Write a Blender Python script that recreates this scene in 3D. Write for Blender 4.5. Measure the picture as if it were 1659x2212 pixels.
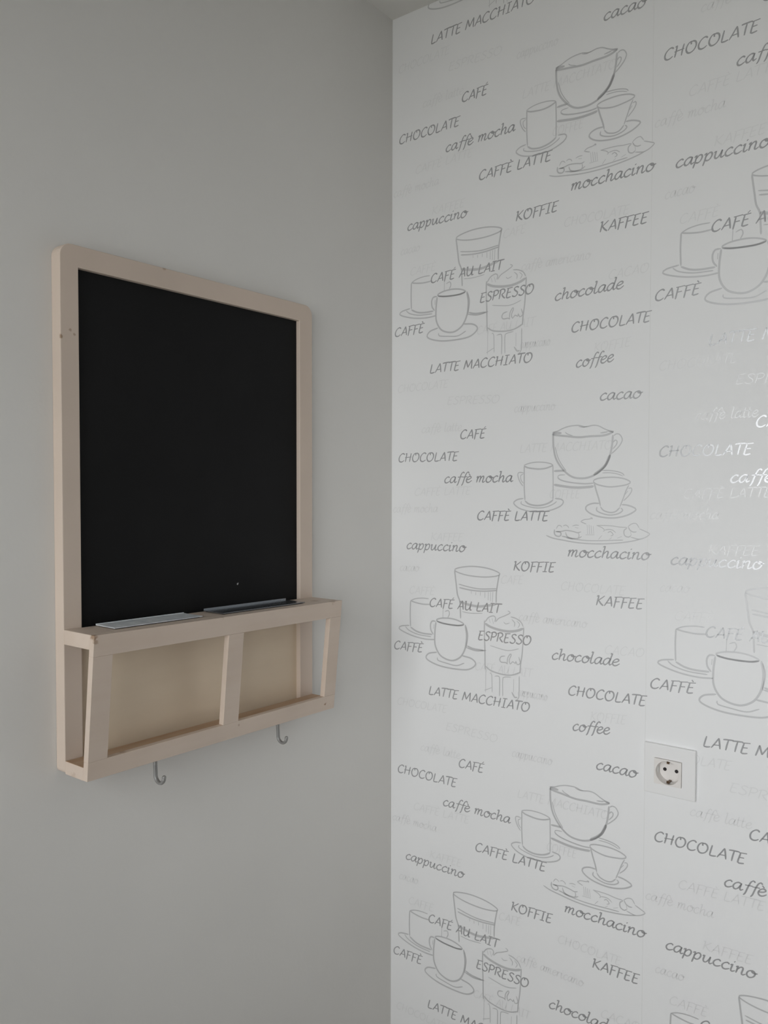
import bpy, bmesh, math, random
from mathutils import Matrix, Vector

scene = bpy.context.scene
col = scene.collection
for o in list(bpy.data.objects):
    bpy.data.objects.remove(o)

# ------------------------------------------------------------------ camera
# World: the room corner is the z axis; wall_left is the plane x=0, wall_right is y=0.
cam_d = bpy.data.cameras.new('camera')
cam = bpy.data.objects.new('camera', cam_d)
col.objects.link(cam)
CR = Vector((0.79482936, 0.60683054, 0.00173014))
CU = Vector((-0.02054866, 0.02406505, 0.99949919))
CF = Vector((-0.60648499, 0.79446685, -0.03159716))
m = Matrix((CR, CU, -CF)).transposed().to_4x4()
m.translation = Vector((0.99596992, -1.33078668, 1.5474879))
cam.matrix_world = m
cam_d.sensor_fit = 'VERTICAL'
cam_d.sensor_height = 36.0
cam_d.lens = 1749.693 * 36.0 / 2212.0
cam_d.clip_start = 0.02
scene.camera = cam

# ------------------------------------------------------------------ daylight, exposure
CEIL = 2.486                       # ceiling height
RX, RY = 2.9, -1.95                # room extents
WX0, WX1, WZ0, WZ1 = 0.05, 1.70, 0.92, 2.20   # window opening in the wall opposite wall_right

world = bpy.data.worlds.new('world')
scene.world = world
world.use_nodes = True
bg = world.node_tree.nodes['Background']
bg.inputs[0].default_value = (0.982, 0.985, 1.008, 1)
bg.inputs[1].default_value = 5.75

pl = bpy.data.lights.new('window_portal', 'AREA')
pl.shape = 'RECTANGLE'
pl.size = WX1 - WX0
pl.size_y = WZ1 - WZ0
pl.cycles.is_portal = True
po = bpy.data.objects.new('window_portal', pl)
col.objects.link(po)
po.location = ((WX0 + WX1) / 2, RY - 0.115, (WZ0 + WZ1) / 2)
po.rotation_euler = (math.pi / 2, 0, 0)      # emits towards +y, into the room

vs = scene.view_settings
vs.view_transform = 'Standard'
vs.look = 'None'
vs.exposure = 0.0
vs.gamma = 1.0
vs.use_curve_mapping = False

# ------------------------------------------------------------------ material helpers
def srgb(r, g, b):
    f = lambda c: (c / 255 / 12.92) if c / 255 <= 0.04045 else ((c / 255 + 0.055) / 1.055) ** 2.4
    return (f(r), f(g), f(b), 1)

def mat(name, color, rough=0.6, metal=0.0, spec=0.5):
    mt = bpy.data.materials.new(name)
    mt.use_nodes = True
    b = mt.node_tree.nodes['Principled BSDF']
    b.inputs['Base Color'].default_value = color if len(color) == 4 else (*color, 1)
    b.inputs['Roughness'].default_value = rough
    b.inputs['Metallic'].default_value = metal
    b.inputs['Specular IOR Level'].default_value = spec
    return mt, b, mt.node_tree.nodes, mt.node_tree.links

def noise(n, l, scale, detail=4, coord='Object', rough=0.5):
    tc = n.new('ShaderNodeTexCoord')
    t = n.new('ShaderNodeTexNoise')
    t.inputs['Scale'].default_value = scale
    t.inputs['Detail'].default_value = detail
    t.inputs['Roughness'].default_value = rough
    l.new(tc.outputs[coord], t.inputs['Vector'])
    return t

def ramp(n, l, src, stops):
    r = n.new('ShaderNodeValToRGB')
    e = r.color_ramp.elements
    e[0].position, e[0].color = stops[0]
    e[1].position, e[1].color = stops[-1]
    for pos, c in stops[1:-1]:
        k = e.new(pos)
        k.color = c
    l.new(src, r.inputs['Fac'])
    return r

def bump(n, l, b, src, strength, dist):
    bp = n.new('ShaderNodeBump')
    bp.inputs['Strength'].default_value = strength
    bp.inputs['Distance'].default_value = dist
    l.new(src, bp.inputs['Height'])
    l.new(bp.outputs['Normal'], b.inputs['Normal'])
    return bp

def scaled(c, k):
    return (c[0] * k, c[1] * k, c[2] * k, 1)

def make_paint(name, c, rough=0.75):
    mt, b, n, l = mat(name, c, rough, 0, 0.3)
    t = noise(n, l, 2.2, 3)
    r = ramp(n, l, t.outputs['Fac'], [(0.3, scaled(c, 0.97)), (0.7, scaled(c, 1.03))])
    l.new(r.outputs['Color'], b.inputs['Base Color'])
    t2 = noise(n, l, 130, 4)
    t3 = noise(n, l, 16, 2)
    mx = n.new('ShaderNodeMath'); mx.operation = 'MULTIPLY_ADD'
    mx.inputs[1].default_value = 0.35
    l.new(t2.outputs['Fac'], mx.inputs[0])
    l.new(t3.outputs['Fac'], mx.inputs[2])
    bump(n, l, b, mx.outputs[0], 0.22, 0.0022)
    return mt

WALL_C = (0.735, 0.72, 0.692, 1)
M = {}
M['wall'] = make_paint('grey_wall_paint', WALL_C)
M['far_wall'] = make_paint('white_wall_paint', (0.86, 0.85, 0.83, 1))
M['ceiling'] = make_paint('grey_ceiling_paint', (0.78, 0.765, 0.735, 1))

mt, b, n, l = mat('vinyl_wallpaper', (0.86, 0.86, 0.86, 1), 0.85, 0, 0.03)
t = noise(n, l, 420, 3)
bump(n, l, b, t.outputs['Fac'], 0.10, 0.0006)
M['paper'] = mt
def ink(name, c, metal, rough, bstr=0.06):
    mt, b, n, l = mat(name, c, rough, metal, 0.5)
    t = noise(n, l, 900, 2)
    bump(n, l, b, t.outputs['Fac'], bstr, 0.0003)
    return mt
M['ink'] = ink('silver_grey_lettering_ink', (0.51, 0.51, 0.52, 1), 0.33, 0.24)
M['sketch'] = ink('pale_grey_drawing_ink', (0.60, 0.60, 0.605, 1), 0.12, 0.34)
M['faint'] = ink('faint_white_lettering_ink', (0.79, 0.79, 0.79, 1), 0.10, 0.35)

# cream painted wood with chips that bare the brown wood; chips sit at fixed spots of the board
CREAM = (0.62, 0.515, 0.432, 1)
WOOD = (0.26, 0.15, 0.075, 1)
def make_cream(name, chips=(), stain=0.0, base=CREAM, rough=0.5):
    mt, b, n, l = mat(name, base, rough, 0, 0.35)
    t = noise(n, l, 6, 4)
    r = ramp(n, l, t.outputs['Fac'], [(0.3, scaled(base, 0.95)), (0.7, scaled(base, 1.04))])
    cur = r.outputs['Color']
    tc = n.new('ShaderNodeTexCoord')
    def mixin(fac, colr):
        nonlocal cur
        mx = n.new('ShaderNodeMix'); mx.data_type = 'RGBA'
        l.new(fac, mx.inputs['Factor'])
        l.new(cur, mx.inputs['A'])
        mx.inputs['B'].default_value = colr
        cur = mx.outputs['Result']
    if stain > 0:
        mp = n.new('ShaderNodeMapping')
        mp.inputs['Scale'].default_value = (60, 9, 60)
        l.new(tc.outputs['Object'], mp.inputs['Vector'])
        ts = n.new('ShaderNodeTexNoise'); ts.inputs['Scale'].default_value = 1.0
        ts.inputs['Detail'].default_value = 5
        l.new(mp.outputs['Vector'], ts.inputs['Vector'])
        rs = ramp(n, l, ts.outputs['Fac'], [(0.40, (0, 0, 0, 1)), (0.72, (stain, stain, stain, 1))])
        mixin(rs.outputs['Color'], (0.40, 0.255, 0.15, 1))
    if chips:
        tn = noise(n, l, 260, 3)
        for (p, rad, amt) in chips:
            vm = n.new('ShaderNodeVectorMath'); vm.operation = 'DISTANCE'
            l.new(tc.outputs['Object'], vm.inputs[0]); vm.inputs[1].default_value = p
            ad = n.new('ShaderNodeMath'); ad.operation = 'MULTIPLY_ADD'
            l.new(tn.outputs['Fac'], ad.inputs[0]); ad.inputs[1].default_value = rad * 1.6
            l.new(vm.outputs['Value'], ad.inputs[2])
            mr = n.new('ShaderNodeMapRange')
            mr.inputs['From Min'].default_value = rad * 1.35; mr.inputs['From Max'].default_value = rad * 2.0
            mr.inputs['To Min'].default_value = amt; mr.inputs['To Max'].default_value = 0.0
            l.new(ad.outputs[0], mr.inputs['Value'])
            mixin(mr.outputs['Result'], WOOD)
    l.new(cur, b.inputs['Base Color'])
    tg = noise(n, l, 90, 3)
    bump(n, l, b, tg.outputs['Fac'], 0.12, 0.0008)
    return mt

M['plastic'] = mat('white_plastic', (0.86, 0.855, 0.85, 1), 0.3)[0]
M['plastic_in'] = mat('shade_tinted_plastic', (0.82, 0.785, 0.755, 1), 0.3)[0]  # white plastic warmed so its colour carries the brownish shading of the well
M['hole'] = mat('dark_hole_and_gap_shade', (0.02, 0.015, 0.015, 1), 0.7)[0]  # socket pin holes, and the painted shade under the trays
M['brass'] = mat('tarnished_brass', (0.13, 0.08, 0.045, 1), 0.45, 0.6)[0]
M['steel'] = mat('satin_steel', (0.30, 0.295, 0.285, 1), 0.42, 0.35)[0]
mt, b, n, l = mat('zinc_sheet', (0.50, 0.53, 0.545, 1), 0.5, 0.0)
t = noise(n, l, 75, 3)
r = ramp(n, l, t.outputs['Fac'], [(0.35, (0.56, 0.59, 0.62, 1)), (0.65, (0.72, 0.75, 0.76, 1))])
l.new(r.outputs['Color'], b.inputs['Base Color'])
M['zinc'] = mt
M['slate'] = mat('dark_steel_sheet', (0.30, 0.32, 0.345, 1), 0.25, 0.9)[0]
M['floor'] = None
mt, b, n, l = mat('laminate_floor', (0.30, 0.25, 0.20, 1), 0.45)
mp = n.new('ShaderNodeMapping'); mp.inputs['Scale'].default_value = (1, 14, 1)
tc = n.new('ShaderNodeTexCoord'); l.new(tc.outputs['Object'], mp.inputs['Vector'])
t = n.new('ShaderNodeTexNoise'); t.inputs['Scale'].default_value = 3
l.new(mp.outputs['Vector'], t.inputs['Vector'])
r = ramp(n, l, t.outputs['Fac'], [(0.3, (0.55, 0.50, 0.43, 1)), (0.7, (0.66, 0.61, 0.54, 1))])
l.new(r.outputs['Color'], b.inputs['Base Color'])
M['floor'] = mt
M['upvc'] = mat('white_window_frame', (0.75, 0.75, 0.75, 1), 0.35)[0]
M['ground'] = make_paint('outdoor_ground', (0.34, 0.335, 0.31, 1), 0.9)
mt = bpy.data.materials.new('window_glass'); mt.use_nodes = True
n, l = mt.node_tree.nodes, mt.node_tree.links
n.remove(n['Principled BSDF'])
tr = n.new('ShaderNodeBsdfTransparent'); tr.inputs[0].default_value = (0.96, 0.97, 0.965, 1)
gl = n.new('ShaderNodeBsdfGlossy'); gl.inputs['Roughness'].default_value = 0.02
fr = n.new('ShaderNodeFresnel'); fr.inputs[0].default_value = 1.45
mx = n.new('ShaderNodeMixShader')
l.new(fr.outputs[0], mx.inputs[0]); l.new(tr.outputs[0], mx.inputs[1]); l.new(gl.outputs[0], mx.inputs[2])
l.new(mx.outputs[0], n['Material Output'].inputs['Surface'])
M['glass'] = mt

# blackboard paint: nearly black, faint wiped chalk haze and one chalk speck
mt, b, n, l = mat('blackboard_paint', (0.0072, 0.0072, 0.0074, 1), 0.6, 0, 0.16)
t = noise(n, l, 5, 5)
r = ramp(n, l, t.outputs['Fac'], [(0.40, (0.006, 0.006, 0.0062, 1)), (0.75, (0.0088, 0.0088, 0.009, 1))])
M['chalk'] = (mt, b, n, l, r)

# ------------------------------------------------------------------ geometry helpers
def box(bm, x0, x1, y0, y1, z0, z1):
    v = [bm.verts.new((x, y, z)) for x in (x0, x1) for y in (y0, y1) for z in (z0, z1)]
    for f in ((0, 1, 3, 2), (4, 6, 7, 5), (0, 4, 5, 1), (2, 3, 7, 6), (0, 2, 6, 4), (1, 5, 7, 3)):
        bm.faces.new([v[i] for i in f])
    return v

def finish(name, bm, material, parent=None, bev=0.0, seg=2, smooth=False):
    bmesh.ops.recalc_face_normals(bm, faces=bm.faces[:])
    if bev > 0:
        ed = [e for e in bm.edges if len(e.link_faces) == 2 and e.calc_face_angle(0) > 0.5]
        bmesh.ops.bevel(bm, geom=ed, offset=bev, segments=seg, affect='EDGES', profile=0.5)
    me = bpy.data.meshes.new(name)
    bm.to_mesh(me)
    bm.free()
    if smooth:
        for p in me.polygons:
            p.use_smooth = True
    me.materials.append(material)
    o = bpy.data.objects.new(name, me)
    col.objects.link(o)
    if parent:
        o.parent = parent
        o.matrix_parent_inverse = parent.matrix_world.inverted()
    return o

def simple(name, dims, material, parent=None, bev=0.0):
    bm = bmesh.new()
    for d in (dims if isinstance(dims[0], tuple) else [dims]):
        box(bm, *d)
    return finish(name, bm, material, parent, bev)

def tag(o, label=None, cat=None, kind=None, group=None):
    if label: o['label'] = label
    if cat: o['category'] = cat
    if kind: o['kind'] = kind
    if group: o['group'] = group
    return o

def empty(name, loc):
    o = bpy.data.objects.new(name, None)
    o.empty_display_size = 0.05
    o.location = loc
    col.objects.link(o)
    o.matrix_world = Matrix.Translation(loc)
    return o

def around(x0, x1, z0, z1, hx0, hx1, hz0, hz1, y0, y1):
    """boxes filling a wall rectangle (in x,z) around a rectangular hole"""
    return [(x0, hx0, y0, y1, z0, z1), (hx1, x1, y0, y1, z0, z1),
            (hx0, hx1, y0, y1, z0, hz0), (hx0, hx1, y0, y1, hz1, z1)]

# ------------------------------------------------------------------ the room
T = 0.12
SX0, SX1, SZ0, SZ1 = 0.5525, 0.5925, 1.0625, 1.1015   # hole for the socket box
PT = 0.0004                                            # wallpaper thickness
tag(simple('wall_left', (-T, 0, RY - T, T, 0, CEIL), M['wall']),
    'plain warm grey painted wall carrying the blackboard', 'wall', 'structure')
wall_r = tag(simple('wall_right', around(0, RX, 0, CEIL, SX0, SX1, SZ0, SZ1, PT, T), M['wall']),
    'white wall papered with grey coffee words and cup drawings', 'wall', 'structure')
tag(simple('wall_back', around(0, RX, 0, CEIL, WX0, WX1, WZ0, WZ1, RY - T, RY), M['far_wall']),
    'white wall with the window, opposite the papered wall', 'wall', 'structure')
tag(simple('wall_side', (RX, RX + T, RY - T, T, 0, CEIL), M['far_wall']),
    'white wall opposite the blackboard wall', 'wall', 'structure')
tag(simple('ceiling', (-T, RX + T, RY - T, T, CEIL, CEIL + 0.1), M['ceiling']),
    'matt grey ceiling meeting the papered wall', 'ceiling', 'structure')
tag(simple('floor', (-T, RX + T, RY - T, T, -0.1, 0), M['floor']),
    'brown laminate floor of the small room', 'floor', 'structure')

win = tag(empty('window_1', ((WX0 + WX1) / 2, RY - 0.06, WZ0)),
          'white framed two-pane window that lets in the daylight', 'window', 'structure')
fy0, fy1 = RY - 0.09, RY - 0.03
simple('window_frame', around(WX0, WX1, WZ0, WZ1, WX0 + .03, WX1 - .05, WZ0 + .05, WZ1 - .05, fy0, fy1), M['upvc'], win)
wm = (WX0 + WX1) / 2 + 0.12
simple('mullion', (wm - .03, wm + .03, fy0, fy1, WZ0 + .05, WZ1 - .05), M['upvc'], win)
for a, c in ((WX0 + .03, wm - .03), (wm + .03, WX1 - .05)):
    simple('pane', (a, c, RY - 0.062, RY - 0.058, WZ0 + .05, WZ1 - .05), M['glass'], win)
simple('window_sill', (WX0, WX1 + .04, RY - 0.03, RY + 0.06, WZ0 - .03, WZ0), M['upvc'], win, 0.004)
tag(simple('ground', (-14, 16, -30, RY - T - 0.3, -3.1, -3.0), M['ground']),  # added out of view to reduce upward light reaching the ceiling
    'unseen ground plane added below the window to cut light on the ceiling', 'ground', 'structure')

# ------------------------------------------------------------------ wallpaper print data, in tenths of a millimetre on the wall
SKETCH = {
    'big_cup_drawing': [
        (15, [(3571,16439), (3671,16460), (3779,16506), (3904,16537), (4064,16543), (4186,16513), (4324,16532), (4427,16519), (4529,16466), (4614,16430), (4698,16419)]),
        (27, [(3571,16405), (3672,16384), (3816,16367), (4066,16337), (4275,16346), (4497,16349), (4615,16374), (4698,16411)]),
        (12, [(3816,16437), (3852,16403), (3959,16365)]),
        (12, [(4064,16527), (4151,16506), (4221,16520)]),
        (18, [(4462,16396), (4547,16405), (4597,16415)]),
        (33, [(3580,16430), (3671,16426), (3744,16420)]),
        (33, [(4597,16423), (4690,16400)]),
        (26, [(3584,16430), (3591,16210), (3630,16007), (3713,15855), (3841,15719), (3966,15643), (4108,15621), (4247,15634), (4385,15690), (4520,15794), (4603,15923), (4651,16067), (4675,16211), (4685,16355)]),
        (39, [(4350,15679), (4469,15759), (4556,15842), (4599,15923), (4639,16019)]),
        (12, [(3628,16176), (3675,16006), (3749,15871), (3840,15753)]),
        (15, [(4699,16339), (4740,16369), (4798,16362), (4839,16309), (4848,16253), (4808,16175), (4734,16097), (4660,16034)]),
        (15, [(4691,16226), (4724,16265), (4758,16248), (4750,16192), (4684,16114)]),
        (27, [(3605,15752), (3714,15757), (3804,15756)]),
        (18, [(3679,15645), (3706,15611), (3788,15577), (3967,15544), (4196,15527), (4352,15538)]),
        (12, [(3679,15645), (3706,15678), (3823,15686)]),
        (33, [(3607,15510), (3753,15488), (3932,15465), (4109,15461), (4284,15473), (4352,15486)]),
        (15, [(4503,15754), (4621,15753), (4755,15735), (4855,15702), (4891,15662)]),
        (12, [(4504,15713), (4655,15712), (4789,15687), (4871,15654)]),
    ],
    'mug_drawing': [
        (14, [(3012,15865), (3117,15898), (3250,15916), (3419,15910), (3548,15882), (3591,15848)]),
        (21, [(3012,15856), (3080,15821), (3194,15802), (3326,15792), (3457,15807), (3591,15853)]),
        (17, [(3018,15856), (3019,15536), (3026,15363), (3037,15225)]),
        (15, [(3585,15856), (3592,15536), (3591,15240)]),
        (23, [(3037,15216), (3123,15157), (3275,15133), (3425,15153), (3536,15197), (3594,15240)]),
        (14, [(3013,15726), (2926,15736), (2888,15710), (2898,15641), (2938,15554), (2996,15484)]),
        (12, [(3005,15536), (2957,15588), (2946,15675), (3004,15709)]),
        (18, [(3008,15259), (2892,15240), (2810,15187), (2834,15135), (2951,15067), (3163,15023), (3389,15027), (3574,15062), (3738,15132), (3791,15200), (3755,15250), (3627,15265)]),
        (14, [(2969,15207), (2960,15163), (3066,15121), (3276,15090), (3463,15111), (3610,15172), (3664,15215)]),
    ],
    'small_cup_drawing': [
        (18, [(4343,15576), (4420,15616), (4589,15635), (4756,15634), (4905,15606), (4995,15558), (4955,15518), (4824,15490), (4641,15473), (4489,15494), (4386,15527), (4343,15576)]),
        (21, [(4361,15535), (4405,15388), (4449,15258), (4476,15144)]),
        (15, [(4971,15502), (4923,15407), (4876,15278), (4820,15133)]),
        (18, [(4476,15136), (4528,15072), (4646,15037), (4746,15055), (4820,15125)]),
        (14, [(4964,15447), (5013,15455), (5021,15407), (4973,15327), (4884,15239)]),
        (15, [(4908,15343), (4956,15407)]),
        (20, [(4458,15189), (4338,15188), (4235,15148), (4209,15090), (4271,15026), (4409,14971), (4613,14944), (4797,14956), (4977,15009), (5098,15091), (5041,15137), (4943,15167), (4852,15174)]),
        (17, [(4416,15127), (4408,15069), (4494,15022), (4646,14993), (4796,15021), (4870,15078), (4836,15118)]),
    ],
    'pastry_plate_drawing': [
        (16, [(3466,14600), (3596,14557), (3790,14529), (4043,14498), (4290,14489), (4556,14498), (4828,14527), (5035,14564), (5172,14603)]),
        (14, [(3853,14573), (4005,14556), (4228,14541), (4472,14548), (4710,14564), (4885,14575)]),
        (13, [(5012,14631), (5115,14607), (5172,14603), (5261,14635), (5333,14693), (5283,14725), (5158,14776)]),
        (11, [(4409,14809), (4648,14811), (4825,14793), (4952,14792)]),
        (19, [(3627,14713), (3622,14653), (3648,14607), (3712,14591), (3751,14622), (3737,14670), (3647,14678)]),
        (15, [(3660,14673), (3750,14682), (3852,14703), (3978,14690), (4066,14670), (4128,14689)]),
        (15, [(3839,14673), (3865,14603), (3942,14571), (4067,14570), (4141,14608)]),
        (11, [(4079,14670), (4092,14612), (4067,14570)]),
        (17, [(3764,14599), (3878,14580), (3980,14555)]),
        (10, [(3660,14726), (3698,14787), (3743,14783), (3769,14754)]),
        (11, [(3788,14778), (3838,14798), (3883,14775), (3896,14746)]),
        (10, [(3965,14784), (4027,14803), (4090,14799)]),
        (10, [(4015,14762), (4078,14752)]),
        (12, [(4120,14865), (4175,14901), (4274,14915), (4334,14934)]),
        (11, [(4298,14939), (4334,14934), (4322,14911)]),
        (13, [(4120,14865), (4176,14843), (4225,14827)]),
        (11, [(4238,14815), (4252,14653)]),
        (13, [(4275,14817), (4288,14654)]),
        (13, [(4311,14806), (4325,14656)]),
        (11, [(4348,14796), (4362,14657)]),
        (11, [(4215,14640), (4374,14646)]),
        (10, [(4421,14804), (4505,14777), (4554,14733), (4530,14709)]),
        (13, [(4447,14568), (4507,14639)]),
        (11, [(4554,14733), (4625,14747), (4696,14738), (4755,14694)]),
        (13, [(4614,14689), (4661,14714), (4709,14659), (4662,14634)]),
        (11, [(4639,14576), (4686,14612)]),
        (9, [(4780,14604), (4861,14636)]),
        (15, [(4952,14781), (4901,14745), (4896,14688), (4919,14644), (4977,14629), (5017,14659)]),
        (15, [(4969,14804), (4999,14748), (5056,14717), (5113,14724)]),
        (6, [(4964,14803), (5021,14850), (5100,14864), (5158,14787)]),
        (9, [(5010,14726), (5023,14659)]),
    ],
    'tall_glass_drawing': [
        (18, [(1530,13857), (1647,13909), (1904,13947), (2181,13942), (2404,13903), (2526,13846), (2453,13798), (2182,13762), (1854,13768), (1622,13808), (1530,13857)]),
        (22, [(1530,13846), (1571,13559), (1598,13383), (1651,13254), (1665,13078), (1673,12923)]),
        (20, [(2514,13835), (2479,13650), (2455,13476), (2452,13292)]),
        (16, [(1623,13586), (1855,13548), (2109,13530), (2467,13563)]),
        (20, [(1636,13520), (1907,13490), (2184,13493), (2467,13530)]),
        (13, [(1907,13475), (1912,13420)]),
        (15, [(2008,13461), (2009,13406)]),
        (15, [(2109,13469), (2109,13404)]),
        (15, [(2209,13473), (2210,13369)]),
        (15, [(2283,13483), (2279,13331)]),
        (15, [(2333,13487), (2329,13314)]),
        (15, [(2382,13496), (2371,13296)]),
        (36, [(1651,13250), (1857,13206), (2111,13196), (2457,13271)]),
        (11, [(1704,13059), (1909,13046), (2162,13070)]),
        (24, [(1823,12406), (1964,12368), (2191,12364)]),
        (18, [(1811,12372), (2015,12337), (2241,12370)]),
    ],
    'straight_cup_drawing': [
        (15, [(482,13163), (595,13213), (763,13241), (929,13241)]),
        (20, [(482,13163), (623,13136), (791,13121), (984,13132)]),
        (20, [(482,13163), (474,12918), (484,12640)]),
        (18, [(1269,13085), (1262,12893)]),
        (25, [(484,12628), (625,12562), (793,12535), (1014,12537)]),
        (15, [(1309,13021), (1389,13051), (1416,12987), (1376,12904)]),
        (20, [(455,12660), (254,12627), (196,12574), (312,12516), (569,12452), (849,12426), (1069,12440)]),
        (16, [(355,12626), (455,12555), (682,12499), (987,12488)]),
    ],
    'front_cup_drawing': [
        (20, [(1108,12832), (1229,12883), (1443,12899), (1627,12873), (1744,12819), (1653,12783), (1443,12776), (1230,12788), (1108,12832)]),
        (24, [(1122,12810), (1337,12781), (1601,12777), (1744,12808)]),
        (25, [(1100,12797), (1074,12566), (1083,12339), (1179,12169), (1314,12096), (1473,12076), (1605,12123), (1708,12214), (1785,12380), (1809,12604), (1777,12811)]),
        (22, [(1095,12808), (1013,12806), (972,12738), (981,12624), (1041,12540)]),
        (15, [(1054,12746), (1046,12654)]),
        (15, [(1796,12780), (1835,12607), (1798,12359)]),
        (22, [(1124,12196), (933,12149), (865,12060), (961,11992), (1207,11934), (1527,11921), (1813,11943), (1966,12016), (2012,12099), (1915,12174), (1708,12203)]),
        (16, [(1139,12095), (1152,12040), (1341,12009), (1579,11992), (1761,12065)]),
    ],
    'latte_glass_drawing': [
        (19, [(2205,12939), (2201,12718), (2214,12432), (2222,12098), (2233,12003)]),
        (18, [(3032,12894), (3005,12436), (2971,12199), (2961,12039)]),
        (35, [(2217,12883), (2326,12832), (2488,12797), (2658,12783), (2784,12792), (2919,12826), (3022,12874)]),
        (16, [(2217,12911), (2292,13005), (2400,13044), (2444,13001), (2423,12933)]),
        (14, [(2444,12935), (2508,13008), (2635,13068), (2750,13135), (2698,13168)]),
        (16, [(2761,13061), (2866,13044), (2969,12989), (3022,12902)]),
        (13, [(2783,13017), (2846,12958), (2836,12882)]),
        (11, [(2615,12953), (2657,12919), (2741,12947)]),
        (11, [(2887,12999), (2949,12941), (2908,12871)]),
        (10, [(2303,12987), (2326,12904)]),
        (10, [(2368,12994), (2401,12893)]),
        (10, [(2328,12475), (2490,12447), (2661,12426), (2787,12441), (2932,12488)]),
        (16, [(2651,12316), (2566,12296), (2535,12235), (2567,12192), (2662,12195), (2705,12172)]),
        (14, [(2694,12180), (2704,12285), (2756,12367), (2777,12351), (2736,12252), (2757,12180), (2809,12233), (2862,12203), (2872,12251), (2903,12190), (2965,12226), (2933,12334)]),
        (19, [(2233,12070), (2332,12007), (2494,11973), (2664,11964), (2811,11985), (2967,12054)]),
        (10, [(2239,12004), (2236,11571)]),
        (10, [(2321,11948), (2365,11926), (2378,11594)]),
        (14, [(2430,11907), (2516,11919), (2537,11846), (2534,11542)]),
        (12, [(2604,11553), (2601,11856), (2633,11917), (2780,11939)]),
        (14, [(2946,11981), (2939,11588), (2877,11531)]),
        (8, [(2833,11909), (2829,11664)]),
        (18, [(2214,11606), (2366,11678)]),
        (21, [(2793,11659), (2856,11575), (2908,11583)]),
    ],
}
WORDS = [
    ('CAFÉ', (1659, 16390), (2220, 16390)),
    ('CHOCOLATE', (187, 15969), (1617, 15974)),
    ('caffè mocha', (1297, 15544), (2793, 15563)),
    ('CAFFÈ LATTE', (2045, 14841), (3529, 14862)),
    ('cappuccino', (393, 14213), (1800, 14219)),
    ('KOFFIE', (2820, 13928), (3659, 13951)),
    ('CAFÉ AU LAIT', (962, 13091), (2584, 13107)),
    ('ESPRESSO', (2077, 12558), (3174, 12581)),
    ('CAFFÈ', (87, 12136), (809, 12152)),
    ('LATTE MACCHIATO', (942, 11328), (3154, 11350)),
    ('chocolade', (3607, 12383), (4847, 12427)),
    ('CHOCOLATE', (3929, 11790), (5326, 11817)),
    ('coffee', (4016, 11173), (4691, 11222)),
    ('KAFFEE', (4423, 13430), (5260, 13437)),
    ('mocchacino', (3891, 14244), (5367, 14267)),
    ('cacao', (4459, 10576), (5194, 10574)),
]
FAINT = [
    ('ESPRESSO', (1355, 17066), (2491, 17030)),
    ('cappuccino', (2814, 16837), (3633, 16839)),
    ('caffè latte', (750, 16539), (1684, 16547)),
    ('LATTE MACCHIATO', (2933, 16095), (4668, 16115)),
    ('CAFFÈ LATTE', (587, 15290), (1901, 15325)),
    ('caffè mocha', (44, 14941), (1139, 14971)),
    ('KAFFEE', (979, 14409), (1735, 14425)),
    ('cacao', (222, 13753), (705, 13773)),
    ('CAFÉ', (2563, 13669), (3026, 13693)),
    ('CHOCOLATE', (3770, 13645), (4941, 13644)),
    ('CAFFÈ', (467, 13311), (1079, 13327)),
    ('caffè americano', (2940, 13015), (4271, 13014)),
    ('CACAO', (4591, 12608), (5260, 12633)),
    ('KOFFIE', (4339, 11412), (4983, 11451)),
    ('CAFÉ AU LAIT', (2018, 11968), (3237, 12001)),
    ('cappuccino', (2925, 11616), (3524, 11613)),
    ('CHOCOLATE', (166, 10998), (1378, 11023)),
    ('COFFEE', (3535, 15273), (4111, 15275)),
]

# ------------------------------------------------------------------ print: pen strokes
def catmull(pts, step):
    if len(pts) < 3:
        return [Vector(p) for p in pts]
    P = [Vector(p) for p in pts]
    closed = (P[0] - P[-1]).length < 1e-9
    out = []
    for i in range(len(P) - 1):
        p1, p2 = P[i], P[i + 1]
        p0 = P[i - 1] if i else (P[-2] if closed else 2 * p1 - p2)
        p3 = P[i + 2] if i + 2 < len(P) else (P[1] if closed else 2 * p2 - p1)
        k = max(2, min(10, int((p2 - p1).length / step)))
        for j in range(k):
            t = j / k
            out.append(0.5 * ((2 * p1) + (p2 - p0) * t + (2 * p0 - 5 * p1 + 4 * p2 - p3) * t * t
                              + (3 * p1 - p0 - 3 * p2 + p3) * t ** 3))
    out.append(P[-1])
    return out

def ribbon(bm, pts, w, y, nib=None, taper=0.55, step=0.003):
    """flat stroke on the plane y, following 2-D points (x,z), in metres"""
    P = catmull(pts, step)
    L = R = None
    n = len(P)
    for i, p in enumerate(P):
        d = (P[min(i + 1, n - 1)] - P[max(i - 1, 0)])
        if d.length < 1e-9:
            continue
        d.normalize()
        k = 1.0
        if nib is not None:
            k = 0.72 + 0.55 * abs(math.sin(math.atan2(d.y, d.x) - nib))
        if i in (0, n - 1):
            k *= taper
        off = Vector((-d.y, d.x)) * (w * k / 2)
        a = bm.verts.new((p.x + off.x, y, p.y + off.y))
        c = bm.verts.new((p.x - off.x, y, p.y - off.y))
        if L is not None:
            bm.faces.new((L, a, c, R))
        L, R = a, c

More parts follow.
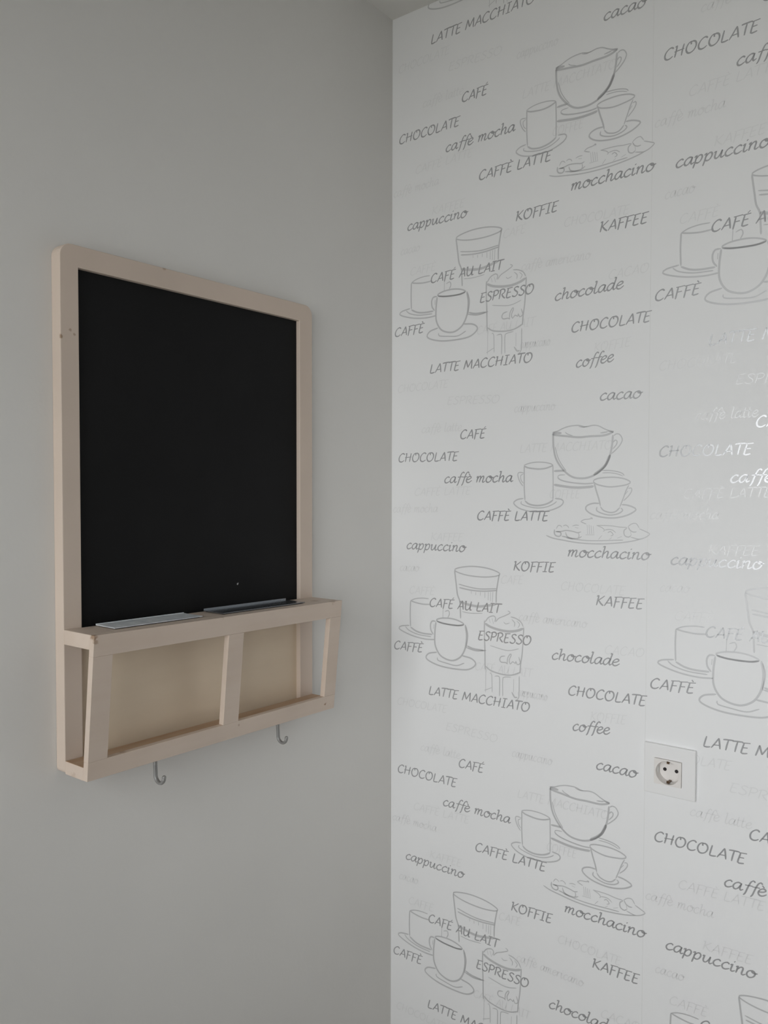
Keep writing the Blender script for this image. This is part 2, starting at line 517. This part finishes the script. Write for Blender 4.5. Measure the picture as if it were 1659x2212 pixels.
G = {   # letter: (advance, strokes); cap height 1, baseline 0
 'C': (.76, [[(.68,.84),(.54,.98),(.34,.95),(.13,.72),(.05,.42),(.12,.12),(.32,0),(.54,.05),(.7,.19)]]),
 'H': (.84, [[(.02,.90),(.13,1.0),(.13,.6),(.08,0)], [(.68,1.0),(.62,.5),(.60,0)], [(.0,.50),(.74,.57)]]),
 'O': (.90, [[(.44,.98),(.22,.93),(.07,.66),(.05,.34),(.2,.05),(.42,0),(.66,.15),(.79,.5),(.72,.84),(.52,.98),(.36,.9),(.40,.72)]]),
 'L': (.60, [[(.15,1),(.10,.5),(.07,.03)], [(.06,.02),(.3,0),(.56,.07)]]),
 'A': (.74, [[(0,0),(.2,.42),(.44,1)], [(.44,1),(.56,.5),(.66,0)], [(.1,.30),(.62,.35)]]),
 'T': (.64, [[(.38,.98),(.33,.5),(.31,0)], [(0,.93),(.12,.98),(.76,1.02)]]),
 'E': (.64, [[(.18,.96),(.12,.5),(.09,.04),(.3,0),(.54,.06)], [(.04,.95),(.62,1.01)], [(.12,.52),(.48,.55)]]),
 'F': (.62, [[(.18,.97),(.14,.4),(.10,-.13)], [(.02,.94),(.68,1.01)], [(.14,.50),(.52,.53)]]),
 'I': (.52, [[(.28,1),(.24,.5),(.21,0)], [(.06,.99),(.5,1.01)], [(0,0),(.42,.01)]]),
 'K': (.74, [[(.0,.88),(.14,1),(.12,.5),(.07,0)], [(.68,1.0),(.42,.74),(.14,.48)], [(.2,.52),(.42,.22),(.68,0)]]),
 'M': (.98, [[(.02,0),(.1,.5),(.17,1)], [(.17,1),(.30,.6),(.45,.18)], [(.45,.18),(.62,.6),(.80,1)], [(.80,1),(.82,.5),(.86,0)]]),
 'P': (.66, [[(.16,.97),(.12,.5),(.08,0)], [(0,.86),(.24,1),(.5,.97),(.61,.78),(.52,.56),(.32,.46),(.15,.48)]]),
 'R': (.74, [[(.16,.97),(.12,.5),(.08,0)], [(0,.86),(.24,1),(.5,.97),(.60,.78),(.52,.58),(.3,.47)], [(.3,.47),(.48,.2),(.70,0)]]),
 'S': (.64, [[(.60,.87),(.44,.99),(.22,.93),(.16,.75),(.31,.58),(.5,.42),(.53,.2),(.36,.01),(.14,.03),(.0,.14)]]),
 'U': (.88, [[(0,.9),(.1,1),(.09,.5),(.13,.12),(.32,0),(.54,.2),(.66,.6)], [(.68,1),(.64,.3),(.68,.03),(.84,.08)]]),
 'a': (.62, [[(.5,.55),(.32,.62),(.12,.48),(.03,.22),(.12,.02),(.28,.05),(.43,.3),(.52,.6)], [(.52,.6),(.46,.2),(.52,.02),(.68,.14)]]),
 'c': (.52, [[(.48,.51),(.36,.62),(.16,.5),(.05,.26),(.13,.03),(.31,.01),(.53,.16)]]),
 'd': (.64, [[(.5,.55),(.32,.62),(.12,.48),(.03,.22),(.12,.02),(.28,.05),(.43,.3),(.52,.6)], [(.46,1.0),(.58,1.05),(.47,.25),(.52,.02),(.68,.14)]]),
 'e': (.52, [[(.06,.28),(.3,.34),(.46,.47),(.4,.6),(.24,.6),(.08,.42),(.05,.17),(.17,.01),(.36,.03),(.56,.22)]]),
 'f': (.42, [[(.66,.95),(.54,1.06),(.40,.92),(.28,.45),(.18,-.12),(.08,-.3)], [(.08,.56),(.54,.60)]]),
 'h': (.62, [[(0,.96),(.14,1.05),(.10,.5),(.06,0)], [(.1,.3),(.26,.56),(.41,.6),(.44,.44),(.4,.1),(.48,0),(.64,.14)]]),
 'i': (.32, [[(0,.48),(.12,.62),(.07,.13),(.15,0),(.33,.14)], [(.18,.82),(.25,.92)]]),
 'l': (.32, [[(.04,.98),(.16,1.05),(.08,.3),(.1,.06),(.2,0),(.35,.14)]]),
 'm': (.84, [[(0,.48),(.11,.62),(.09,.3),(.05,0)], [(.09,.3),(.23,.57),(.36,.6),(.37,.42),(.31,0)], [(.35,.3),(.5,.57),(.63,.6),(.65,.44),(.6,.1),(.68,0),(.84,.14)]]),
 'n': (.62, [[(0,.48),(.11,.62),(.09,.3),(.05,0)], [(.09,.3),(.25,.57),(.4,.6),(.43,.44),(.39,.1),(.47,0),(.64,.14)]]),
 'o': (.58, [[(.32,.62),(.12,.5),(.04,.22),(.14,.02),(.3,0),(.48,.16),(.53,.42),(.43,.58),(.3,.60),(.36,.47),(.5,.43),(.68,.5)]]),
 'p': (.60, [[(0,.48),(.13,.62),(.09,.1),(.02,-.36)], [(.11,.3),(.27,.57),(.43,.6),(.51,.42),(.43,.12),(.27,0),(.1,.07)]]),
 't': (.36, [[(.16,.95),(.10,.4),(.1,.08),(.2,0),(.36,.14)], [(-.02,.6),(.36,.64)]]),
 'r': (.44, [[(0,.48),(.11,.62),(.09,.3),(.05,0)], [(.09,.3),(.25,.57),(.42,.58)]]),
 'u': (.64, [[(0,.48),(.11,.6),(.07,.2),(.14,.02),(.28,.06),(.43,.35),(.49,.6)], [(.5,.6),(.45,.15),(.52,0),(.68,.14)]]),
 ' ': (.40, []),
}
ACUTE = lambda h, x: [[(x, h + .08), (x + .17, h + .26)]]
GRAVE = lambda h, x: [[(x, h + .26), (x + .15, h + .08)]]
G['É'] = (G['E'][0], G['E'][1] + ACUTE(1.0, .36))
G['È'] = (G['E'][0], G['E'][1] + GRAVE(1.0, .28))
G['è'] = (G['e'][0], G['e'][1] + GRAVE(.62, .2))
SLANT = 0.14

def word_mesh(text, a, b_, cap, stroke, y):
    """one printed word, its ink reaching from x=a[0] to x=b_[0]"""
    strokes, x = [], 0.0
    for ch in text:
        adv, st = G[ch]
        for s in st:
            strokes.append([(x + px + SLANT * pz, pz) for px, pz in s])
        x += adv + 0.03
    xs = [q[0] for s in strokes for q in s]
    lo, hi = min(xs), max(xs)
    sx = (b_[0] - a[0]) / (hi - lo)
    bm = bmesh.new()
    for s in strokes:
        pts = [(a[0] + (q[0] - lo) * sx, a[1] + q[1] * cap + (b_[1] - a[1]) * (q[0] - lo) / (hi - lo)) for q in s]
        ribbon(bm, pts, stroke, y, nib=math.radians(35), taper=0.7)
    return bm

def flat_mesh(name, bm, material):
    for f in bm.faces:
        f.normal_update()
        if f.normal.y > 0:
            f.normal_flip()
    me = bpy.data.meshes.new(name)
    bm.to_mesh(me)
    bm.free()
    me.materials.append(material)
    return me

U = 1e-4
SW, SH = 0.53, 0.637678              # width of a strip, height of the repeat
PRINTS = []                          # (object name, label, mesh, y level)
for text, a, c in WORDS:
    a, c = (a[0] * U, a[1] * U), (c[0] * U, c[1] * U)
    cap = 0.0172 if text[0].isupper() else 0.0190
    bm = word_mesh(text, a, c, cap, 0.0023, 0)
    PRINTS.append(('printed_word', 'silver-grey lettering reading ' + text, flat_mesh('printed_word', bm, M['ink']), 0.0003))
for name, lines in SKETCH.items():
    bm = bmesh.new()
    for w, pts in lines:
        ribbon(bm, [(px * U, pz * U) for px, pz in pts], max(w, 11) * U * 1.3, 0, nib=None, taper=0.5)
    PRINTS.append((name, 'pale grey line drawing of ' + {
        'big_cup_drawing': 'a wide foam-topped cup on a saucer', 'mug_drawing': 'a straight mug on a saucer',
        'small_cup_drawing': 'a small tapered cup on a saucer', 'pastry_plate_drawing': 'a plate of pastries',
        'tall_glass_drawing': 'a tall banded glass', 'straight_cup_drawing': 'a straight-sided cup on a saucer',
        'front_cup_drawing': 'a round-bottomed cup on a saucer', 'latte_glass_drawing': 'a ribbed glass topped with foam'}[name],
        flat_mesh(name, bm, M['sketch']), 0.0002))
bmf = bmesh.new()
for text, a, c in FAINT:
    a, c = (a[0] * U, a[1] * U), (c[0] * U, c[1] * U)
    cap = 0.0150 if text[0].isupper() else 0.0165
    bm1 = word_mesh(text, a, c, cap, 0.0014, 0)
    tmp = bpy.data.meshes.new('tmp'); bm1.to_mesh(tmp); bm1.free()
    bmf.from_mesh(tmp); bpy.data.meshes.remove(tmp)
PRINTS.append(('faint_lettering', 'barely visible pale coffee words between the grey ones', flat_mesh('faint_lettering', bmf, M['faint']), 0.0001))

def clipped(me, z_shift, x_max):
    """copy of a print cut off at the ceiling, the floor and the right edge, None if nothing is left"""
    bm = bmesh.new(); bm.from_mesh(me)
    for co, no in (((0, 0, CEIL - z_shift), (0, 0, 1)), ((0, 0, -z_shift), (0, 0, -1)), ((x_max, 0, 0), (1, 0, 0))):
        bmesh.ops.bisect_plane(bm, geom=bm.verts[:] + bm.edges[:] + bm.faces[:], plane_co=co, plane_no=no, clear_outer=True)
    if not bm.faces:
        bm.free(); return None
    m2 = me.copy(); bm.to_mesh(m2); bm.free()
    return m2

for s in range(6):
    x0, x1 = s * SW, min((s + 1) * SW, RX) - 0.0003
    if s == 1:
        dims = around(x0, x1, 0, CEIL, SX0, SX1, SZ0, SZ1, 0, PT)
    else:
        dims = [(x0, x1, 0, PT, 0, CEIL)]
    strip = simple('wallpaper_strip', dims, M['paper'], wall_r)
    if s > 2:
        continue
    for k in range(-2, 3):
        dz = -k * SH
        for name, label, me, lvl in PRINTS:
            zs = [v.co.z + dz for v in me.vertices]
            mesh = me
            if max(zs) > CEIL or min(zs) < 0:
                mesh = clipped(me, dz, 9)
                if mesh is None:
                    continue
            o = bpy.data.objects.new(name, mesh)
            o['label'] = label
            col.objects.link(o)
            o.location = (s * SW, -lvl, dz)
            o.parent = strip

# ------------------------------------------------------------------ blackboard with shelf
BY0, BY1 = -0.745, -0.2625            # left and right edge along the wall
D = 0.020                             # thickness of the main frame
def warp(bm):
    # the old board has sagged a little to the right towards the shelf
    for v in bm.verts:
        k = max(0.0, min(1.0, (1.86 - v.co.z) / 0.5))
        v.co.z -= 0.018 * (v.co.y - BY0) * k

chips = [((0.02, -0.731, 1.752), 0.0022, 0.55), ((0.02, -0.725, 1.747), 0.0020, 0.55), ((0.02, -0.7445, 1.742), 0.0028, 0.75),
         ((0.02, -0.580, 1.8645), 0.0035, 0.6), ((0.0, -0.745, 1.80), 0.002, 0.3)]
M['cream'] = make_cream('cream_painted_wood', chips)
M['cream_shelf'] = make_cream('worn_cream_shelf_wood',
    [((0.086, -0.744, 1.357), 0.0050, 0.8), ((0.088, -0.742, 1.350), 0.0035, 0.6), ((0.087, -0.532, 1.354), 0.0028, 0.6), ((0.06, -0.30, 1.351), 0.008, 0.5),
     ((0.085, -0.285, 1.351), 0.006, 0.55), ((0.0735, -0.2865, 1.171), 0.0028, 1.0), ((0.0735, -0.487, 1.181), 0.0022, 0.5),
     ((0.04, -0.745, 1.168), 0.006, 0.25), ((0.066, -0.69, 1.191), 0.006, 0.45)], 0.10)
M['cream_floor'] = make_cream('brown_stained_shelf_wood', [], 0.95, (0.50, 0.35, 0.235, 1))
M['cream_back'] = make_cream('yellowed_back_panel', [], 0.05, (0.72, 0.60, 0.455, 1))

mt, b, n, l, r = M['chalk']
tc = n.new('ShaderNodeTexCoord')
vm = n.new('ShaderNodeVectorMath'); vm.operation = 'DISTANCE'
l.new(tc.outputs['Object'], vm.inputs[0]); vm.inputs[1].default_value = (0.012, -0.4325, 1.3890)
tn = noise(n, l, 400, 2)
ad = n.new('ShaderNodeMath'); ad.operation = 'MULTIPLY_ADD'
l.new(tn.outputs['Fac'], ad.inputs[0]); ad.inputs[1].default_value = 0.005; l.new(vm.outputs['Value'], ad.inputs[2])
mr = n.new('ShaderNodeMapRange')
mr.inputs['From Min'].default_value = 0.0036; mr.inputs['From Max'].default_value = 0.0046
mr.inputs['To Min'].default_value = 0.8; mr.inputs['To Max'].default_value = 0
l.new(ad.outputs[0], mr.inputs['Value'])
mx = n.new('ShaderNodeMix'); mx.data_type = 'RGBA'
l.new(mr.outputs['Result'], mx.inputs['Factor']); l.new(r.outputs['Color'], mx.inputs['A'])
mx.inputs['B'].default_value = (0.5, 0.5, 0.49, 1)
l.new(mx.outputs['Result'], b.inputs['Base Color'])
M['chalk'] = mt

board = tag(empty('blackboard', (0, (BY0 + BY1) / 2, 1.165)),
            'cream wooden framed blackboard with open shelf box below, hung on the grey wall', 'blackboard')

def board_box(name, dims, material, bev=0.0012, parent=board):
    bm = bmesh.new()
    box(bm, *dims)
    bmesh.ops.recalc_face_normals(bm, faces=bm.faces[:])
    if bev:
        bmesh.ops.bevel(bm, geom=bm.edges[:], offset=bev, segments=2, affect='EDGES', profile=0.5)
    warp(bm)
    return finish(name, bm, material, parent)

# main frame: rounded outline with one tall opening
def arc(cy, cz, rad, a0, a1, n=7):
    return [(cy + rad * math.cos(math.radians(a0 + (a1 - a0) * i / n)), cz + rad * math.sin(math.radians(a0 + (a1 - a0) * i / n))) for i in range(n + 1)]
FZ0, FZ1 = 1.1665, 1.8645
rt, rb = 0.017, 0.006
outer = (arc(BY1 - rt, FZ1 - rt, rt, 0, 90) + arc(BY0 + rt, FZ1 - rt, rt, 90, 180)
         + arc(BY0 + rb, FZ0 + rb, rb, 180, 270, 4) + arc(BY1 - rb, FZ0 + rb, rb, 270, 360, 4))
OY0, OY1, OZ0, OZ1 = -0.7182, -0.2945, 1.180, 1.8353
inner = [(OY1, OZ1), (OY0, OZ1), (OY0, OZ0), (OY1, OZ0)]
bm = bmesh.new()
edges = []
for loop in (outer, inner):
    vv = [bm.verts.new((0.0004, y, z)) for y, z in loop]
    edges += [bm.edges.new((vv[i], vv[(i + 1) % len(vv)])) for i in range(len(vv))]
bmesh.ops.triangle_fill(bm, edges=edges, use_beauty=True)
ext = bmesh.ops.extrude_face_region(bm, geom=bm.faces[:])
bmesh.ops.translate(bm, verts=[g for g in ext['geom'] if isinstance(g, bmesh.types.BMVert)], vec=(D - 0.0004, 0, 0))
bmesh.ops.recalc_face_normals(bm, faces=bm.faces[:])
be = [e for e in bm.edges if len(e.link_faces) == 2 and e.calc_face_angle(0) > 1.2 and all(v.co.x > D - 1e-5 for v in e.verts)]
bmesh.ops.bevel(bm, geom=be, offset=0.0011, segments=2, affect='EDGES', profile=0.5)
warp(bm)
finish('frame', bm, M['cream'], board)
board_box('chalk_panel', (0.004, 0.012, OY0 - .004, OY1 + .0035, 1.352, OZ1 + .004), M['chalk'], 0)['label'] = 'matt black writing surface with a chalk speck'
board_box('back_panel', (0.004, 0.011, OY0 - .004, OY1 + .0035, OZ0 - .004, 1.3515), M['cream_back'], 0)

# open shelf box: top and bottom boards, front rails and stiles leaning outwards at the top
ZT, ZB = 1.3585, 1.1675
K = (0.0895 - 0.0705) / (ZT - ZB)
lean = lambda z: 0.0705 + K * (z - ZB)
FT = 0.0098                            # thickness of the front frame
def lean_box(name, y0, y1, z0, z1, material, bev=0.0005):
    bm = bmesh.new()
    vs_ = box(bm, 0, 1, y0, y1, z0, z1)
    for v in vs_:
        f = lean(v.co.z)
        v.co.x = f if v.co.x > 0.5 else f - FT
    bmesh.ops.recalc_face_normals(bm, faces=bm.faces[:])
    bmesh.ops.bevel(bm, geom=bm.edges[:], offset=bev, segments=2, affect='EDGES', profile=0.5)
    warp(bm)
    return finish(name, bm, material, board)
bm = bmesh.new()
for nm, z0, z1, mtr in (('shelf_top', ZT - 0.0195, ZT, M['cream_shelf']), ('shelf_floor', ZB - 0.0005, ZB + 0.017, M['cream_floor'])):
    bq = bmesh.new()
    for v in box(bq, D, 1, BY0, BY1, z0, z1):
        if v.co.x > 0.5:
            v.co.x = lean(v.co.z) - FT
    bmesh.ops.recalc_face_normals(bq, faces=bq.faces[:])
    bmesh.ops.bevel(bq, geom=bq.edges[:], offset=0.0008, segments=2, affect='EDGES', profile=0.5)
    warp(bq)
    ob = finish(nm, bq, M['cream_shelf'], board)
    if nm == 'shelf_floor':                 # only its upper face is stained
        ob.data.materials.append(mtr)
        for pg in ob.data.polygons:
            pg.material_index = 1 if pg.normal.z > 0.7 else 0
bm.free()
lean_box('rail', BY0, BY1, 1.3305, ZT, M['cream_shelf'])
lean_box('rail', BY0, BY1, ZB, 1.1925, M['cream_shelf'])
for y0, y1 in ((BY0, -0.7165), (-0.5185, -0.4885), (-0.2905, BY1)):
    lean_box('stile', y0, y1, 1.1925, 1.3305, M['cream_shelf'], 0.0003)

# hooks under the shelf floor
def tube(name, path, rad, material, parent, seg=10, ball=False):
    P = [Vector(p) for p in path]
    bm = bmesh.new()
    rings = []
    nrm = Vector((0, 1, 0))
    for i, p in enumerate(P):
        d = (P[min(i + 1, len(P) - 1)] - P[max(i - 1, 0)]).normalized()
        a = nrm
        c = d.cross(a).normalized()
        rings.append([bm.verts.new(p + (a * math.cos(2 * math.pi * j / seg) * 1.25 + c * math.sin(2 * math.pi * j / seg)) * rad) for j in range(seg)])
    for r0, r1 in zip(rings, rings[1:]):
        for j in range(seg):
            bm.faces.new((r0[j], r0[(j + 1) % seg], r1[(j + 1) % seg], r1[j]))
    bm.faces.new(rings[0]); bm.faces.new(rings[-1])
    if ball:
        bmesh.ops.create_uvsphere(bm, u_segments=12, v_segments=8, radius=rad * 1.25, matrix=Matrix.Translation(P[-1]))
    return finish(name, bm, material, parent, smooth=True)
for hy in (-0.6195, -0.3735):
    zt = ZB - 0.018 * (hy - BY0)
    path = [(0.043, hy, zt), (0.0432, hy, zt - 0.016), (0.0440, hy, zt - 0.028)]
    cx, cz, rr = 0.0535, zt - 0.030, 0.0095
    for i in range(9):
        a = math.radians(180 + 22.5 * i * 1.02)
        path.append((cx + rr * math.cos(a), hy, cz + rr * math.sin(a)))
    hk = tube('hook', path, 0.0025, M['steel'], board, ball=True)
    hk['label'] = 'small steel hook under the shelf'
    bm = bmesh.new()
    bmesh.ops.create_cone(bm, cap_ends=True, segments=20, radius1=0.007, radius2=0.006, depth=0.002, matrix=Matrix.Translation((0.043, hy, zt - 0.0012)))
    finish('hook_base', bm, M['steel'], hk)

# two shallow metal trays lying on the shelf top
def tray(name, y0, y1, x0, x1, lip, material, label):
    root = tag(empty(name, ((x0 + x1) / 2, (y0 + y1) / 2, ZT - 0.018 * ((y0 + y1) / 2 - BY0))), label, 'tray', group='metal trays on the shelf')
    zt = ZT + 0.0001
    for nm, d, mm in (('gap_shade', (x0 + .002, x1 - .003, y0 + .003, y1 - .003, zt, zt + 0.0012), M['hole']),  # dark inset block, draws the shadow line under the plate in colour
                      ('plate', (x0, x1, y0, y1, zt + 0.0012, zt + 0.0024), material),
                      ('rim', (x0, x0 + .0012, y0, y1, zt + .0024, zt + lip), material)):
        bm = bmesh.new()
        box(bm, *d)
        warp(bm)
        finish(nm, bm, mm, root)
    return root
tray('metal_tray', -0.7005, -0.553, 0.0245, 0.0680, 0.0034, M['zinc'], 'pale zinc-grey flat tray on the left half of the shelf top')
tray('metal_tray', -0.515, -0.336, 0.0245, 0.0700, 0.0050, M['slate'], 'dark slate-grey flat tray on the right half of the shelf top')

# ------------------------------------------------------------------ wall socket
sock = tag(empty('wall_socket', (0.5735, 0, 1.0405)), 'white square earthed wall socket set in the coffee wallpaper', 'socket')
PX0, PX1, PZ0, PZ1 = 0.5312, 0.6140, 1.0415, 1.1238
IX0, IX1, IZ0, IZ1 = 0.5485, 0.5925, 1.0595, 1.1015
SC = ((IX0 + IX1) / 2, (IZ0 + IZ1) / 2)
PY = -0.0075
# cover plate: four sides of a square ring around the insert
bm = bmesh.new()
o_ = [(PX0, PZ0), (PX1, PZ0), (PX1, PZ1), (PX0, PZ1)]
i_ = [(IX0, IZ0), (IX1, IZ0), (IX1, IZ1), (IX0, IZ1)]
lv = {}
for nm, loop, yy in (('of', o_, PY), ('ob', o_, 0.0), ('if', i_, PY), ('ib', i_, 0.0)):
    lv[nm] = [bm.verts.new((x, yy, z)) for x, z in loop]
for i in range(4):
    j = (i + 1) % 4
    bm.faces.new((lv['of'][i], lv['of'][j], lv['if'][j], lv['if'][i]))
    bm.faces.new((lv['ob'][i], lv['ob'][j], lv['of'][j], lv['of'][i]))
    bm.faces.new((lv['if'][i], lv['if'][j], lv['ib'][j], lv['ib'][i]))
    bm.faces.new((lv['ob'][i], lv['ob'][j], lv['ib'][j], lv['ib'][i]))
finish('cover_plate', bm, M['plastic'], sock, 0.0012)
# insert: square front with a round well
IY, WY, RW = -0.0100, 0.0070, 0.0193
bm = bmesh.new()
NS = 48
sq, cf, cb = [], [], []
for i in range(NS):
    a = 2 * math.pi * i / NS
    ca, sa = math.cos(a), math.sin(a)
    k = 1 / max(abs(ca), abs(sa))
    hx, hz = (IX1 - IX0) / 2 - .0002, (IZ1 - IZ0) / 2 - .0002
    sq.append(bm.verts.new((SC[0] + ca * k * hx, IY, SC[1] + sa * k * hz)))
    cf.append(bm.verts.new((SC[0] + ca * RW, IY, SC[1] + sa * RW)))
    cb.append(bm.verts.new((SC[0] + ca * RW * .97, WY, SC[1] + sa * RW * .97)))
sb = [bm.verts.new((v.co.x, -0.0002, v.co.z)) for v in sq]
for i in range(NS):
    j = (i + 1) % NS
    bm.faces.new((sq[i], sq[j], cf[j], cf[i]))
    bm.faces.new((cf[i], cf[j], cb[j], cb[i]))
    bm.faces.new((sb[i], sb[j], sq[j], sq[i]))
bm.faces.new(cb)
ins = finish('insert', bm, M['plastic_in'], sock)
for dx in (-0.0095, 0.0095):
    bm = bmesh.new()
    bmesh.ops.create_cone(bm, cap_ends=True, segments=20, radius1=0.0029, radius2=0.0029, depth=0.0006,
                          matrix=Matrix.Translation((SC[0] + dx, WY - 0.0004, SC[1])) @ Matrix.Rotation(math.pi / 2, 4, 'X'))
    finish('pin_hole', bm, M['hole'], ins)
for sgn in (-1, 1):
    zc = SC[1] + sgn * (RW - 0.0022)
    bm = bmesh.new()
    box(bm, SC[0] - 0.0022, SC[0] + 0.0022, -0.0075, WY - 0.0005, zc - 0.0010, zc + 0.0010)
    box(bm, SC[0] - 0.0022, SC[0] + 0.0022, -0.0075, -0.0060, *sorted((zc, zc - sgn * 0.0030)))
    finish('earth_clip', bm, M['brass'], ins, 0.0003)

bpy.context.view_layer.update()
